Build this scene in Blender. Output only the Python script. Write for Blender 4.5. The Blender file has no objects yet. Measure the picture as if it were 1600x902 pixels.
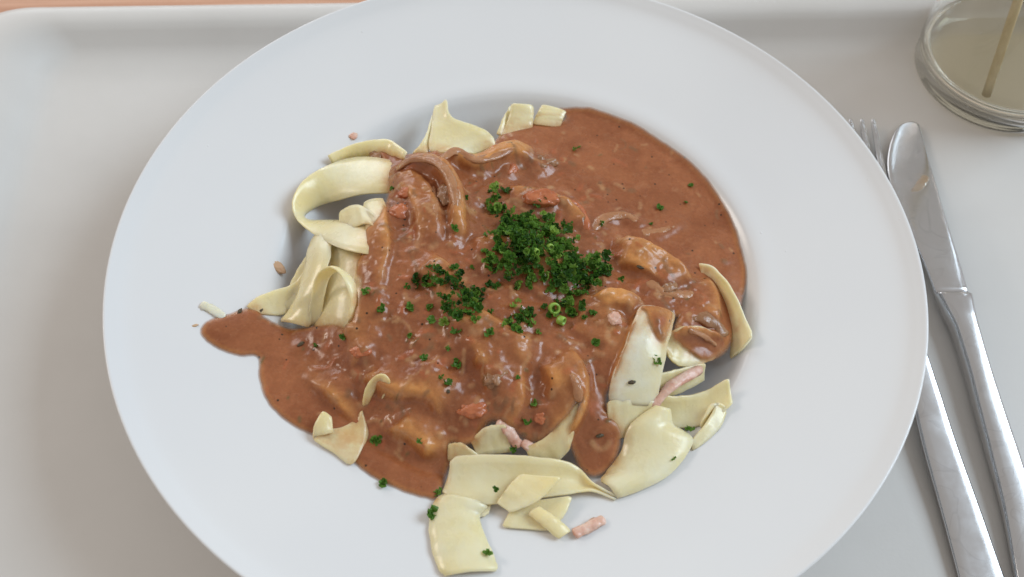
import bpy, math, random
import numpy as np
from mathutils import Vector, Matrix

R_ = random.Random(11)
RNG = np.random.default_rng(5)
SC = bpy.context.scene
COL = SC.collection

# ------------------------------------------------------------------ camera
HF = 52.0
FPX = 800 / math.tan(math.radians(HF / 2))          # focal length in photo pixels (1600 wide)
CAM = np.array([-0.0015, -0.2125, 0.3385])
PITCH, ROLL = math.radians(56.5), math.radians(1.80)
_f = np.array([0, math.cos(PITCH), -math.sin(PITCH)])
_r0 = np.array([1.0, 0, 0]); _u0 = np.cross(_r0, _f)
_r = math.cos(ROLL) * _r0 + math.sin(ROLL) * _u0
_u = -math.sin(ROLL) * _r0 + math.cos(ROLL) * _u0
cd = bpy.data.cameras.new("camera"); cam = bpy.data.objects.new("camera", cd); COL.objects.link(cam)
m = Matrix(((_r[0], _u[0], -_f[0], CAM[0]), (_r[1], _u[1], -_f[1], CAM[1]), (_r[2], _u[2], -_f[2], CAM[2]), (0, 0, 0, 1)))
cam.matrix_world = m
cd.sensor_width = 36; cd.lens = 18 / math.tan(math.radians(HF / 2))
cd.clip_start = 0.01; cd.clip_end = 20
cd.dof.use_dof = True; cd.dof.focus_distance = 0.36; cd.dof.aperture_fstop = 15
SC.camera = cam

# ------------------------------------------------------------------ light
SC.view_settings.view_transform = 'Standard'; SC.view_settings.look = 'None'
SC.view_settings.exposure = 0.10; SC.view_settings.gamma = 1
SC.cycles.use_denoising = True
SC.cycles.max_bounces = 20; SC.cycles.transmission_bounces = 20; SC.cycles.glossy_bounces = 8; SC.cycles.diffuse_bounces = 5
W = bpy.data.worlds.new("World"); SC.world = W; W.use_nodes = True
W.node_tree.nodes['Background'].inputs[0].default_value = (0.97, 0.92, 0.87, 1)
W.node_tree.nodes['Background'].inputs[1].default_value = 0.43


def area(name, loc, target, sx, sy, power, col):
    l = bpy.data.lights.new(name, 'AREA'); l.shape = 'RECTANGLE'; l.size = sx; l.size_y = sy
    l.energy = power; l.color = col
    o = bpy.data.objects.new(name, l); COL.objects.link(o)
    o.location = loc
    o.rotation_euler = (Vector(target) - Vector(loc)).to_track_quat('-Z', 'Y').to_euler()
    return o


area("window_light", (2.7, 0.75, 2.3), (0, 0, 0.03), 1.9, 1.7, 93, (0.70, 0.86, 1.0))
area("window_light_far", (-0.9, 2.0, 0.75), (0, 0, 0.03), 1.3, 0.7, 9, (0.94, 0.96, 1.0))
area("room_lamp", (-2.2, 0.7, 1.5), (0, 0, 0.03), 0.9, 0.6, 17, (1.0, 0.90, 0.80))


# ------------------------------------------------------------------ helpers
def tag(o, label=None, cat=None, group=None, kind=None):
    if label: o['label'] = label
    if cat: o['category'] = cat
    if group: o['group'] = group
    if kind: o['kind'] = kind
    return o


def link(name, mesh, mat=None, parent=None, loc=None):
    o = bpy.data.objects.new(name, mesh); COL.objects.link(o)
    if mat and not mesh.materials: mesh.materials.append(mat)
    if parent: o.parent = parent
    if loc is not None: o.location = loc
    return o


def mesh_from(name, V, F, smooth=True):
    me = bpy.data.meshes.new(name)
    me.from_pydata([tuple(map(float, v)) for v in V], [], [tuple(map(int, f)) for f in F])
    me.validate(); me.update()
    if smooth:
        me.polygons.foreach_set('use_smooth', [True] * len(me.polygons))
    return me


def centred(name, V, F, mat, parent=None, smooth=True):
    V = np.asarray(V, float)
    c = np.array([V[:, 0].mean(), V[:, 1].mean(), V[:, 2].min()])
    if parent is not None: c = np.zeros(3)
    me = mesh_from(name, V - c, F, smooth)
    return link(name, me, mat, parent, None if parent is not None else c)


def empty(name, loc, rz=0):
    o = bpy.data.objects.new(name, None); COL.objects.link(o); o.location = loc
    o.rotation_euler = (0, 0, rz); o.empty_display_size = 0.01
    return o


def ray(px, py):
    d = (px - 800) * _r + (451 - py) * _u + FPX * _f
    return d / np.linalg.norm(d)


def at(px, py, z):
    """A photo pixel and a height (m) -> the place in the world."""
    d = ray(px, py)
    return CAM + d * ((z - CAM[2]) / d[2])


def spline(P, n):
    """Catmull-Rom through the rows of P, n samples."""
    P = np.asarray(P, float)
    if len(P) == 2:
        t = np.linspace(0, 1, n)[:, None]; return P[0] * (1 - t) + P[1] * t
    Q = np.vstack([2 * P[0] - P[1], P, 2 * P[-1] - P[-2]])
    t = np.linspace(0, len(P) - 1 - 1e-9, n); i = t.astype(int); u = (t - i)[:, None]
    a, b, c, d = Q[i], Q[i + 1], Q[i + 2], Q[i + 3]
    return 0.5 * (2 * b + (c - a) * u + (2 * a - 5 * b + 4 * c - d) * u ** 2 + (3 * b - a - 3 * c + d) * u ** 3)


def lathe(profile, seg=128):
    """profile rows (r, z); r == 0 gives a pole."""
    V, F, rows = [], [], []
    for r, z in profile:
        if r <= 1e-9:
            rows.append([len(V)] * seg); V.append((0, 0, z))
        else:
            rows.append(list(range(len(V), len(V) + seg)))
            for k in range(seg):
                a = 2 * math.pi * k / seg; V.append((r * math.cos(a), r * math.sin(a), z))
    for a, b in zip(rows, rows[1:]):
        for k in range(seg):
            j = (k + 1) % seg
            f = []
            for q in (a[k], a[j], b[j], b[k]):
                if q not in f: f.append(q)
            if len(f) > 2: F.append(f)
    return np.array(V), F


# ------------------------------------------------------------------ materials
def new_mat(name, base=(0.8, 0.8, 0.8), rough=0.5, metallic=0.0, **kw):
    mt = bpy.data.materials.new(name); mt.use_nodes = True
    b = mt.node_tree.nodes['Principled BSDF']
    b.inputs['Base Color'].default_value = (*base, 1); b.inputs['Roughness'].default_value = rough
    b.inputs['Metallic'].default_value = metallic
    for k, v in kw.items(): b.inputs[k].default_value = v
    return mt, mt.node_tree.nodes, mt.node_tree.links, b


def noise(N, L, scale, detail=4, rough=0.55, coord=None, dist=0.0):
    n = N.new('ShaderNodeTexNoise'); n.inputs['Scale'].default_value = scale
    n.inputs['Detail'].default_value = detail; n.inputs['Roughness'].default_value = rough
    n.inputs['Distortion'].default_value = dist
    if coord is not None: L.new(coord, n.inputs['Vector'])
    return n


def ramp(N, L, src, stops):
    r = N.new('ShaderNodeValToRGB'); e = r.color_ramp.elements
    e[0].position, e[0].color = stops[0][0], (*stops[0][1], 1)
    e[1].position, e[1].color = stops[-1][0], (*stops[-1][1], 1)
    for p, c in stops[1:-1]:
        x = e.new(p); x.color = (*c, 1)
    L.new(src, r.inputs[0]); return r


def mix(N, L, fac, a, b):
    mx = N.new('ShaderNodeMix'); mx.data_type = 'RGBA'
    if isinstance(fac, float): mx.inputs['Factor'].default_value = fac
    else: L.new(fac, mx.inputs['Factor'])
    for s, i in ((a, 6), (b, 7)):
        if isinstance(s, tuple): mx.inputs[i].default_value = (*s, 1)
        else: L.new(s, mx.inputs[i])
    return mx.outputs[2]


def math_(N, L, op, a, b=0.0):
    n = N.new('ShaderNodeMath'); n.operation = op
    for s, i in ((a, 0), (b, 1)):
        if isinstance(s, (int, float)): n.inputs[i].default_value = s
        else: L.new(s, n.inputs[i])
    return n.outputs[0]


def bump(N, L, b, h, dist, strength=1.0):
    n = N.new('ShaderNodeBump'); n.inputs['Distance'].default_value = dist; n.inputs['Strength'].default_value = strength
    L.new(h, n.inputs['Height']); L.new(n.outputs[0], b.inputs['Normal']); return n


def obj_coord(N):
    return N.new('ShaderNodeTexCoord').outputs['Object']


def geo_pos(N):
    return N.new('ShaderNodeNewGeometry').outputs['Position']


# porcelain
M_PLATE, N, L, B = new_mat("porcelain", (0.72, 0.72, 0.72), 0.13)
c = obj_coord(N)
n1 = noise(N, L, 9, 3, 0.5, c); r1 = ramp(N, L, n1.outputs[0], [(0.3, (0.71, 0.71, 0.715)), (0.7, (0.745, 0.74, 0.735))])
L.new(r1.outputs[0], B.inputs['Base Color'])
n2 = noise(N, L, 45, 3, 0.6, c); r2 = ramp(N, L, n2.outputs[0], [(0.3, (0.15,) * 3), (0.75, (0.23,) * 3)]); L.new(r2.outputs[0], B.inputs['Roughness'])
v = N.new('ShaderNodeTexVoronoi'); v.inputs['Scale'].default_value = 120; L.new(c, v.inputs['Vector'])
B.inputs['Specular IOR Level'].default_value = 0.4
pit = ramp(N, L, v.outputs['Distance'], [(0.0, (1,) * 3), (0.05, (0,) * 3)])
n3 = noise(N, L, 25, 2, 0.5, c)
sparse = math_(N, L, 'MULTIPLY', pit.outputs[0], math_(N, L, 'GREATER_THAN', n3.outputs[0], 0.57))
bump(N, L, B, math_(N, L, 'ADD', sparse, math_(N, L, 'MULTIPLY', n1.outputs[0], 1.2)), 0.00035, 0.6)

# tray plastic
M_TRAY, N, L, B = new_mat("tray_plastic", (0.52, 0.5, 0.47), 0.38)
c = obj_coord(N)
n1 = noise(N, L, 14, 4, 0.6, c); r1 = ramp(N, L, n1.outputs[0], [(0.3, (0.60, 0.575, 0.545)), (0.7, (0.635, 0.61, 0.58))])
L.new(r1.outputs[0], B.inputs['Base Color'])
n2 = noise(N, L, 900, 2, 0.5, c); bump(N, L, B, n2.outputs[0], 0.0001, 0.2)
n3 = noise(N, L, 60, 4, 0.6, c); r3 = ramp(N, L, n3.outputs[0], [(0.3, (0.32,) * 3), (0.7, (0.46,) * 3)]); L.new(r3.outputs[0], B.inputs['Roughness'])

# table wood
M_WOOD, N, L, B = new_mat("beech_wood", (0.6, 0.33, 0.2), 0.4)
c = obj_coord(N); mp = N.new('ShaderNodeMapping'); mp.inputs['Scale'].default_value = (2.5, 40, 10); L.new(c, mp.inputs[0])
n1 = noise(N, L, 3, 6, 0.6, mp.outputs[0], 0.4)
r1 = ramp(N, L, n1.outputs[0], [(0.3, (0.50, 0.24, 0.14)), (0.7, (0.66, 0.37, 0.24))]); L.new(r1.outputs[0], B.inputs['Base Color'])
bump(N, L, B, n1.outputs[0], 0.0003, 0.3)

# steel
M_STEEL, N, L, B = new_mat("steel", (0.66, 0.66, 0.67), 0.16, 1.0)
c = obj_coord(N); mp = N.new('ShaderNodeMapping'); mp.inputs['Scale'].default_value = (160, 6, 60); L.new(c, mp.inputs[0])
n5 = noise(N, L, 48, 2, 0.5, c, 1.2); r5 = ramp(N, L, n5.outputs[0], [(0.50, (0.66, 0.66, 0.67)), (0.512, (0.60, 0.60, 0.61)), (0.53, (0.65, 0.65, 0.66))]); L.new(r5.outputs[0], B.inputs['Base Color'])  # thin noise outlines in the colour imitate patchy mirror reflections
n2 = noise(N, L, 70, 4, 0.65, c)
r2 = ramp(N, L, n2.outputs[0], [(0.35, (0.15,) * 3), (0.7, (0.21,) * 3)]); L.new(r2.outputs[0], B.inputs['Roughness'])


# glass, juice
M_GLASS, N, L, B = new_mat("clear_glass", (0.99, 0.995, 0.99), 0.02); B.inputs['Transmission Weight'].default_value = 1; B.inputs['IOR'].default_value = 1.4
M_JUICE, N, L, B = new_mat("pale_juice", (1.0, 0.96, 0.82), 0.0); B.inputs['Transmission Weight'].default_value = 1; B.inputs['IOR'].default_value = 1.28
M_STICK, N, L, B = new_mat("tan_stick", (0.85, 0.66, 0.34), 0.45)
n1 = noise(N, L, 200, 3, 0.5, obj_coord(N)); r1 = ramp(N, L, n1.outputs[0], [(0.3, (0.78, 0.60, 0.30)), (0.7, (0.88, 0.70, 0.38))]); L.new(r1.outputs[0], B.inputs['Base Color'])


# noodle
def noodle_mat(name, lo, hi, sss=0.5):
    mt, N, L, B = new_mat(name, hi, 0.3)
    c = obj_coord(N)
    n1 = noise(N, L, 70, 4, 0.55, c); r1 = ramp(N, L, n1.outputs[0], [(0.3, lo), (0.7, hi)]); n6 = noise(N, L, 35, 3, 0.6, geo_pos(N)); r6 = ramp(N, L, n6.outputs[0], [(0.42, (0,) * 3), (0.68, (0.6,) * 3)])
    col = mix(N, L, r6.outputs[0], r1.outputs[0], (0.80, 0.60, 0.25))
    st = N.new('ShaderNodeAttribute'); st.attribute_name = 'stain'
    n7 = noise(N, L, 260, 4, 0.6, geo_pos(N)); r7 = ramp(N, L, n7.outputs[0], [(0.3, (0.35,) * 3), (0.6, (1,) * 3)])
    col = mix(N, L, math_(N, L, 'MULTIPLY', st.outputs['Fac'], r7.outputs[0]), col, (0.60, 0.27, 0.09))
    L.new(col, B.inputs['Base Color']); B.inputs['Coat Weight'].default_value = 0.15; B.inputs['Coat Roughness'].default_value = 0.2
    B.inputs['Subsurface Weight'].default_value = sss; B.inputs['Subsurface Radius'].default_value = (1.0, 0.8, 0.45)
    B.inputs['Subsurface Scale'].default_value = 0.004
    n2 = noise(N, L, 500, 3, 0.6, c); n3 = noise(N, L, 130, 3, 0.5, c)
    bump(N, L, B, math_(N, L, 'ADD', n2.outputs[0], math_(N, L, 'MULTIPLY', n3.outputs[0], 2.5)), 0.0003, 0.28)
    r3 = ramp(N, L, n3.outputs[0], [(0.35, (0.22,) * 3), (0.7, (0.42,) * 3)]); L.new(r3.outputs[0], B.inputs['Roughness'])
    return mt


M_NOODLE = noodle_mat("egg_noodle", (0.84, 0.69, 0.39), (0.90, 0.80, 0.54))
M_NOODLE_PALE = noodle_mat("pale_noodle", (0.78, 0.71, 0.52), (0.84, 0.79, 0.63))  # whitish grey puts the broad noodle's sky sheen into its colour

# sauce
SAUCE_LO, SAUCE_HI, SAUCE_THIN = (0.245, 0.076, 0.028), (0.385, 0.138, 0.056), (0.63, 0.28, 0.085)


def sauce_mat(name, thin_attr=True, lo=SAUCE_LO, hi=SAUCE_HI):
    mt, N, L, B = new_mat(name, hi, 0.2)
    p = geo_pos(N)
    n1 = noise(N, L, 55, 6, 0.6, p, 0.8); r1 = ramp(N, L, n1.outputs[0], [(0.3, lo), (0.5, tuple((a + b) / 2 for a, b in zip(lo, hi))), (0.7, hi)])
    col = r1.outputs[0]
    n5 = noise(N, L, 210, 4, 0.65, p, 0.4); r5 = ramp(N, L, n5.outputs[0], [(0.56, (0,) * 3), (0.72, (1,) * 3)])
    col = mix(N, L, math_(N, L, 'MULTIPLY', r5.outputs[0], 0.35), col, (0.44, 0.205, 0.10))
    if thin_attr:
        a = N.new('ShaderNodeAttribute'); a.attribute_name = 'thin'
        n4 = noise(N, L, 120, 3, 0.5, p)
        fac = math_(N, L, 'MULTIPLY', a.outputs['Fac'], ramp(N, L, n4.outputs[0], [(0.3, (0.45,) * 3), (0.65, (1,) * 3)]).outputs[0])
        col = mix(N, L, fac, col, SAUCE_THIN)
        bt = N.new('ShaderNodeAttribute'); bt.attribute_name = 'bits'
        col = mix(N, L, bt.outputs['Alpha'], col, bt.outputs['Color'])
    fg = noise(N, L, 900, 3, 0.6, p); rg = ramp(N, L, fg.outputs[0], [(0.35, (0.91, 0.90, 0.89)), (0.65, (1.05, 1.06, 1.08))])
    mm_ = N.new('ShaderNodeMix'); mm_.data_type = 'RGBA'; mm_.blend_type = 'MULTIPLY'; mm_.inputs['Factor'].default_value = 1.0
    L.new(col, mm_.inputs[6]); L.new(rg.outputs[0], mm_.inputs[7]); col = mm_.outputs[2]
    vo = N.new('ShaderNodeTexVoronoi'); vo.inputs['Scale'].default_value = 330; vo.inputs['Randomness'].default_value = 1; L.new(p, vo.inputs['Vector'])
    spot = ramp(N, L, vo.outputs['Distance'], [(0.10, (1,) * 3), (0.17, (0,) * 3)])
    sep = N.new('ShaderNodeSeparateColor'); L.new(vo.outputs['Color'], sep.inputs[0])
    few = math_(N, L, 'MULTIPLY', spot.outputs[0], math_(N, L, 'GREATER_THAN', sep.outputs[0], 0.80))
    col = mix(N, L, few, col, (0.05, 0.025, 0.012))
    L.new(col, B.inputs['Base Color'])
    B.inputs['Subsurface Weight'].default_value = 0.2; B.inputs['Subsurface Radius'].default_value = (1.0, 0.55, 0.3)
    B.inputs['Subsurface Scale'].default_value = 0.0018
    n2 = noise(N, L, 420, 4, 0.6, p); n3 = noise(N, L, 160, 3, 0.5, p)
    bump(N, L, B, math_(N, L, 'ADD', n2.outputs[0], math_(N, L, 'MULTIPLY', n3.outputs[0], 2.0)), 0.00025, 0.25)
    r3 = ramp(N, L, n3.outputs[0], [(0.3, (0.16,) * 3), (0.7, (0.34,) * 3)]); B.inputs['Specular IOR Level'].default_value = 0.38
    fm = N.new('ShaderNodeAttribute'); fm.attribute_name = 'film'; L.new(fm.outputs['Fac'], B.inputs['Alpha'])
    L.new(r3.outputs[0], B.inputs['Roughness'])
    return mt


M_SAUCE = sauce_mat("brown_cream_sauce")


def food_mat(name, lo, hi, rough=0.28, sss=0.2, scale=220, bstr=0.5):
    mt, N, L, B = new_mat(name, hi, rough)
    p = geo_pos(N)
    n1 = noise(N, L, scale, 5, 0.6, p, 0.5); r1 = ramp(N, L, n1.outputs[0], [(0.32, lo), (0.68, hi)]); L.new(r1.outputs[0], B.inputs['Base Color'])
    B.inputs['Subsurface Weight'].default_value = sss; B.inputs['Subsurface Radius'].default_value = (1, 0.5, 0.3); B.inputs['Subsurface Scale'].default_value = 0.002
    n2 = noise(N, L, 700, 3, 0.6, p); bump(N, L, B, math_(N, L, 'ADD', n1.outputs[0], n2.outputs[0]), 0.0005, bstr)
    return mt


M_TOMATO = food_mat("sauced_tomato", (0.40, 0.11, 0.042), (0.54, 0.18, 0.075), 0.2)
M_ONION = food_mat("sauced_onion", (0.36, 0.15, 0.065), (0.47, 0.235, 0.115), 0.16)
M_MUSHROOM = food_mat("sauced_mushroom", (0.25, 0.115, 0.052), (0.37, 0.19, 0.095), 0.2)
M_HAM = food_mat("ham", (0.60, 0.30, 0.21), (0.84, 0.62, 0.50), 0.28)
M_CRUMB = food_mat("browned_crumb", (0.42, 0.25, 0.14), (0.60, 0.40, 0.25), 0.6)
M_PEPPER = food_mat("dark_herb", (0.035, 0.025, 0.012), (0.10, 0.07, 0.03), 0.5)


def leaf_mat():
    mt, N, L, B = new_mat("parsley_green", (0.05, 0.15, 0.02), 0.4)
    a = N.new('ShaderNodeAttribute'); a.attribute_name = 'tone'
    oi = N.new('ShaderNodeObjectInfo')
    t = math_(N, L, 'ADD', a.outputs['Fac'], math_(N, L, 'MULTIPLY', math_(N, L, 'SUBTRACT', oi.outputs['Random'], 0.5), 0.3))
    r = ramp(N, L, t, [(0.0, (0.035, 0.10, 0.016)), (0.4, (0.105, 0.25, 0.032)), (1.0, (0.32, 0.50, 0.09))])
    L.new(r.outputs[0], B.inputs['Base Color']); B.inputs['Specular IOR Level'].default_value = 0.3
    tl = N.new('ShaderNodeBsdfTranslucent'); L.new(r.outputs[0], tl.inputs['Color'])
    ms = N.new('ShaderNodeMixShader'); ms.inputs[0].default_value = 0.5
    L.new(B.outputs[0], ms.inputs[1]); L.new(tl.outputs[0], ms.inputs[2]); L.new(ms.outputs[0], N['Material Output'].inputs['Surface'])
    return mt


M_LEAF = leaf_mat()
M_CHIVE, N, L, B = new_mat("chive_green", (0.24, 0.40, 0.05), 0.3)
n1 = noise(N, L, 600, 3, 0.5, obj_coord(N)); r1 = ramp(N, L, n1.outputs[0], [(0.3, (0.19, 0.34, 0.04)), (0.7, (0.32, 0.5, 0.09))]); L.new(r1.outputs[0], B.inputs['Base Color'])
B.inputs['Subsurface Weight'].default_value = 0.2; B.inputs['Subsurface Scale'].default_value = 0.001

# ------------------------------------------------------------------ table and tray
TRAY_YAW = math.radians(3.8)
V, F = [], []
tx, ty = 1.4, 0.8
Zt = -0.004
nx = 10
pts = []
rr = 0.012
prof = [(0, -0.030), (0, -rr), (0.25 * rr, -0.3 * rr), (rr, 0)]
loops = []
for ins, dz in prof:
    lp = []
    for sx, sy in ((-1, -1), (1, -1), (1, 1), (-1, 1)):
        lp.append((sx * (tx / 2 - ins), sy * (ty / 2 - ins), Zt + dz))
    loops.append(lp)
V = [p for lp in loops for p in lp]
for a in range(len(loops) - 1):
    for k in range(4):
        j = (k + 1) % 4; F.append((a * 4 + k, a * 4 + j, a * 4 + 4 + j, a * 4 + 4 + k))
F.append((len(V) - 4, len(V) - 3, len(V) - 2, len(V) - 1)); F.append((3, 2, 1, 0))
tb = link("table", mesh_from("table", V, F, False), M_WOOD, None, (0.1, 0.12, 0))
tb.rotation_euler.z = TRAY_YAW + 0.015
tag(tb, "orange brown wooden table top showing behind the grey tray", "table")


def rounded_rect(x0, x1, y0, y1, r, n=14):
    out = []
    for cx, cy, a0 in ((x1 - r, y0 + r, -90), (x1 - r, y1 - r, 0), (x0 + r, y1 - r, 90), (x0 + r, y0 + r, 180)):
        for k in range(n):
            a = math.radians(a0 + 90 * k / (n - 1)); out.append((cx + r * math.cos(a), cy + r * math.sin(a)))
    return out


# tray frame: local axes with the origin at the plate, rotated by TRAY_YAW
TX0, TX1, TY0, TY1 = -0.2060, 0.30, -0.20, 0.1445   # floor rectangle at the foot of the wall
tray_prof = [(0.020, 0.0, 0.028), (0.010, 0.0, 0.034), (0.004, 0.0012, 0.038), (0.0, 0.004, 0.042), (-0.004, 0.0085, 0.046), (-0.0065, 0.0108, 0.0485), (-0.0095, 0.0118, 0.0515),
             (-0.0145, 0.0120, 0.0565), (-0.0172, 0.0112, 0.0592), (-0.0188, 0.0085, 0.0608), (-0.0178, 0.0070, 0.0598), (-0.0135, 0.0086, 0.055), (-0.008, 0.0078, 0.050), (-0.002, 0.001, 0.044), (0.003, -0.0038, 0.039), (0.02, -0.0040, 0.028)]
V, F = [], []
for ins, z, rad in tray_prof:
    rad = rad - 0.025
    V += [(x, y, z) for x, y in rounded_rect(TX0 + ins * (2.2 if ins < 0 else 1.0), TX1 - ins, TY0 + ins, TY1 - ins, rad)]
nl = 56
for a in range(len(tray_prof) - 1):
    for k in range(nl):
        j = (k + 1) % nl; F.append((a * nl + k, a * nl + j, a * nl + nl + j, a * nl + nl + k))
F.append(tuple(reversed(range(nl)))); F.append(tuple(range((len(tray_prof) - 1) * nl, len(tray_prof) * nl)))
F = [tuple(reversed(f)) for f in F]
tr = link("tray", mesh_from("tray", V, F), M_TRAY); tr.rotation_euler.z = TRAY_YAW
tag(tr, "pale grey plastic canteen tray with a raised rounded rim under the plate", "tray")

# ------------------------------------------------------------------ plate
top = spline(np.array([(0, 11), (25, 11), (48, 11.2), (60, 12.6), (69, 16.0), (76, 21.0), (81, 25.8), (84.5, 29.3), (88, 31.0), (96, 32.2), (112, 35.0), (126, 37.6), (133, 39.2), (137, 40.9), (139.3, 42.0)]) / 1000, 90)
edge = np.array([(139.9, 42.15), (140.3, 41.8), (140.3, 41.2), (139.6, 40.2)]) / 1000
under = spline(np.array([(139.6, 40.2), (134, 37.2), (115, 32.6), (95, 28.6), (86, 24), (78, 15), (68, 7), (60, 4), (58.5, 0.6), (57.5, 0.0), (55.5, 0.0), (54.5, 0.6), (53, 3), (30, 3.2), (0, 3.2)]) / 1000, 70)
V, F = lathe(np.vstack([top, edge, under[1:]]), 192)
F = [tuple(reversed(f)) for f in F]
pl = link("plate", mesh_from("plate", V, F), M_PLATE)
tag(pl, "large round white porcelain pasta plate with a wide rim holding the noodles", "plate")
_tr, _tz = top[:, 0], top[:, 1]


def Zp(x, y):
    return np.interp(np.hypot(x, y), _tr, _tz)


POOL = 0.0268
HEAP = []   # (x, y, amplitude, sigma)
for px, py, z, amp, sg in ((740, 430, .040, 17, 36), (560, 400, .035, 7, 21), (560, 560, .035, 5, 22), (760, 620, .035, 7, 26), (1010, 560, .033, 9, 24), (690, 290, .035, 6, 20)):
    p = at(px, py, z); HEAP.append((p[0], p[1], amp / 1000, sg / 1000))


def fall(x, y):
    t = np.clip((0.094 - np.hypot(x, y)) / 0.032, 0, 1)
    return t * t * (3 - 2 * t)


def H0(x, y):
    z = np.maximum(Zp(x, y), POOL)
    f_ = fall(x, y)
    for hx, hy, am, sg in HEAP:
        z = z + f_ * am * np.exp(-((x - hx) ** 2 + (y - hy) ** 2) / (2 * sg * sg) * 1.0)
    return z


def march(px, py, fn, h=0.0):
    d = ray(px, py)
    t0 = (0.075 - CAM[2]) / d[2]; t1 = (0.009 - CAM[2]) / d[2]
    ts = np.linspace(t0, t1, 260); P = CAM + d * ts[:, None]
    g = P[:, 2] - (fn(P[:, 0], P[:, 1]) + h)
    i = int(np.argmax(g < 0)) if (g < 0).any() else len(ts) - 1
    if i == 0: return P[0]
    a = g[i - 1] / (g[i - 1] - g[i] + 1e-12)
    return P[i - 1] * (1 - a) + P[i] * a


def on0(px, py, h):
    return march(px, py, H0, h / 1000)


def onp(px, py, h):
    return march(px, py, Zp, h / 1000)


# ------------------------------------------------------------------ ribbons
def ribbon_grid(A, B, n=30, mm=7, bow=0.0, wav=0.25, base='heap'):
    fn = on0 if base == 'heap' else onp
    a = spline([fn(*p) for p in A], n); b = spline([fn(*p) for p in B], n)
    v = np.linspace(0, 1, mm)
    G = a[:, None, :] * (1 - v)[None, :, None] + b[:, None, :] * v[None, :, None]
    Nn = grid_normals(G)
    G = G + Nn * (bow / 1000 * (1 - (2 * v - 1) ** 2))[None, :, None]
    s = np.linspace(0, 1, n)
    ph = RNG.uniform(0, 6.28, 6)
    w = sum(np.sin(s[:, None] * f + ph[k] + v[None, :] * q) for k, (f, q) in enumerate(((9, 2.0), (17, -3.0), (27, 4.0)))) / 3
    ln = np.linalg.norm(np.diff(a, axis=0), axis=1).sum()
    G = G + Nn * (wav * min(1, ln / 0.035) / 1000 * w)[:, :, None]
    mid = (a + b)[:, None, :] / 2; k_ = np.ones(n); k_[[0, -1]] = 0.86; k_[[1, -2]] = 0.965
    G = mid + (G - mid) * k_[:, None, None]
    # slightly uneven cut edges
    jag = np.cumsum(RNG.normal(0, 0.00007, (n, 2)), 0); jag -= np.linspace(0, 1, n)[:, None] * jag[-1]
    wd = (b - a); wd /= np.linalg.norm(wd, axis=1)[:, None] + 1e-9
    G = G + wd[:, None, :] * (jag[:, :1] * (1 - v) + jag[:, 1:] * v)[:, :, None]
    return G


def grid_normals(G):
    du = np.gradient(G, axis=0); dv = np.gradient(G, axis=1)
    n = np.cross(du, dv); l = np.linalg.norm(n, axis=2, keepdims=True)
    return n / np.maximum(l, 1e-9)


def ribbon_mesh(G, th=0.9):
    """A noodle strip with rounded cut edges."""
    n, mm, _ = G.shape
    Nn = grid_normals(G); h = th / 2000
    ring = []
    for j in range(mm): ring.append((j, 1.0 if 0 < j < mm - 1 else 0.8, 0))
    ring.append((mm - 1, 0.0, 1))
    for j in reversed(range(mm)): ring.append((j, -1.0 if 0 < j < mm - 1 else -0.8, 0))
    ring.append((0, 0.0, -1))
    wd = G[:, -1] - G[:, 0]; wd = wd / (np.linalg.norm(wd, axis=1, keepdims=True) + 1e-9)
    V = []
    for i in range(n):
        for j, s, o in ring:
            V.append(G[i, j] + Nn[i, j] * h * s + wd[i] * o * h * 0.7)
    k = len(ring); F = []
    for i in range(n - 1):
        for q in range(k):
            r = (q + 1) % k; F.append((i * k + q, i * k + r, (i + 1) * k + r, (i + 1) * k + q))
    F.append(tuple(range(k - 1, -1, -1))); F.append(tuple((n - 1) * k + q for q in range(k)))
    return np.array(V), F


# raster of everything the sauce runs over
STEP = 0.00045
GX = np.arange(-0.108, 0.100, STEP); GY = np.arange(-0.100, 0.086, STEP)
XX, YY = np.meshgrid(GX, GY)
BASE = np.maximum(Zp(XX, YY), POOL)
for hx, hy, am, sg in HEAP:
    BASE = BASE + fall(XX, YY) * 0.93 * am * np.exp(-((XX - hx) ** 2 + (YY - hy) ** 2) / (2 * sg * sg))
RAS = np.full(XX.shape, -1.0)


def up(G, f):
    n, mm, _ = G.shape
    u = np.linspace(0, n - 1, n * f); i = np.minimum(u.astype(int), n - 2); a = (u - i)[:, None, None]
    G = G[i] * (1 - a) + G[i + 1] * a
    w = np.linspace(0, mm - 1, mm * f); j = np.minimum(w.astype(int), mm - 2); b = (w - j)[None, :, None]
    return G[:, j] * (1 - b) + G[:, j + 1] * b


def splat(G, th=1.3):
    P = up(G, 7).reshape(-1, 3)
    i = np.round((P[:, 0] - GX[0]) / STEP).astype(int); j = np.round((P[:, 1] - GY[0]) / STEP).astype(int)
    ok = (i >= 0) & (j >= 0) & (i < len(GX)) & (j < len(GY))
    np.maximum.at(RAS, (j[ok], i[ok]), P[ok, 2] + th / 2000)


def blur(Z, s_mm):
    s = s_mm / 1000 / STEP; k = int(3 * s) + 1
    w = np.exp(-0.5 * (np.arange(-k, k + 1) / s) ** 2); w /= w.sum()
    for ax in (0, 1):
        pad = [(0, 0), (0, 0)]; pad[ax] = (k, k)
        Q = np.pad(Z, pad, mode='edge'); out = np.zeros_like(Z)
        for q in range(2 * k + 1):
            out += w[q] * (Q[q:q + Z.shape[0], :] if ax == 0 else Q[:, q:q + Z.shape[1]])
        Z = out
    return Z


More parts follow.
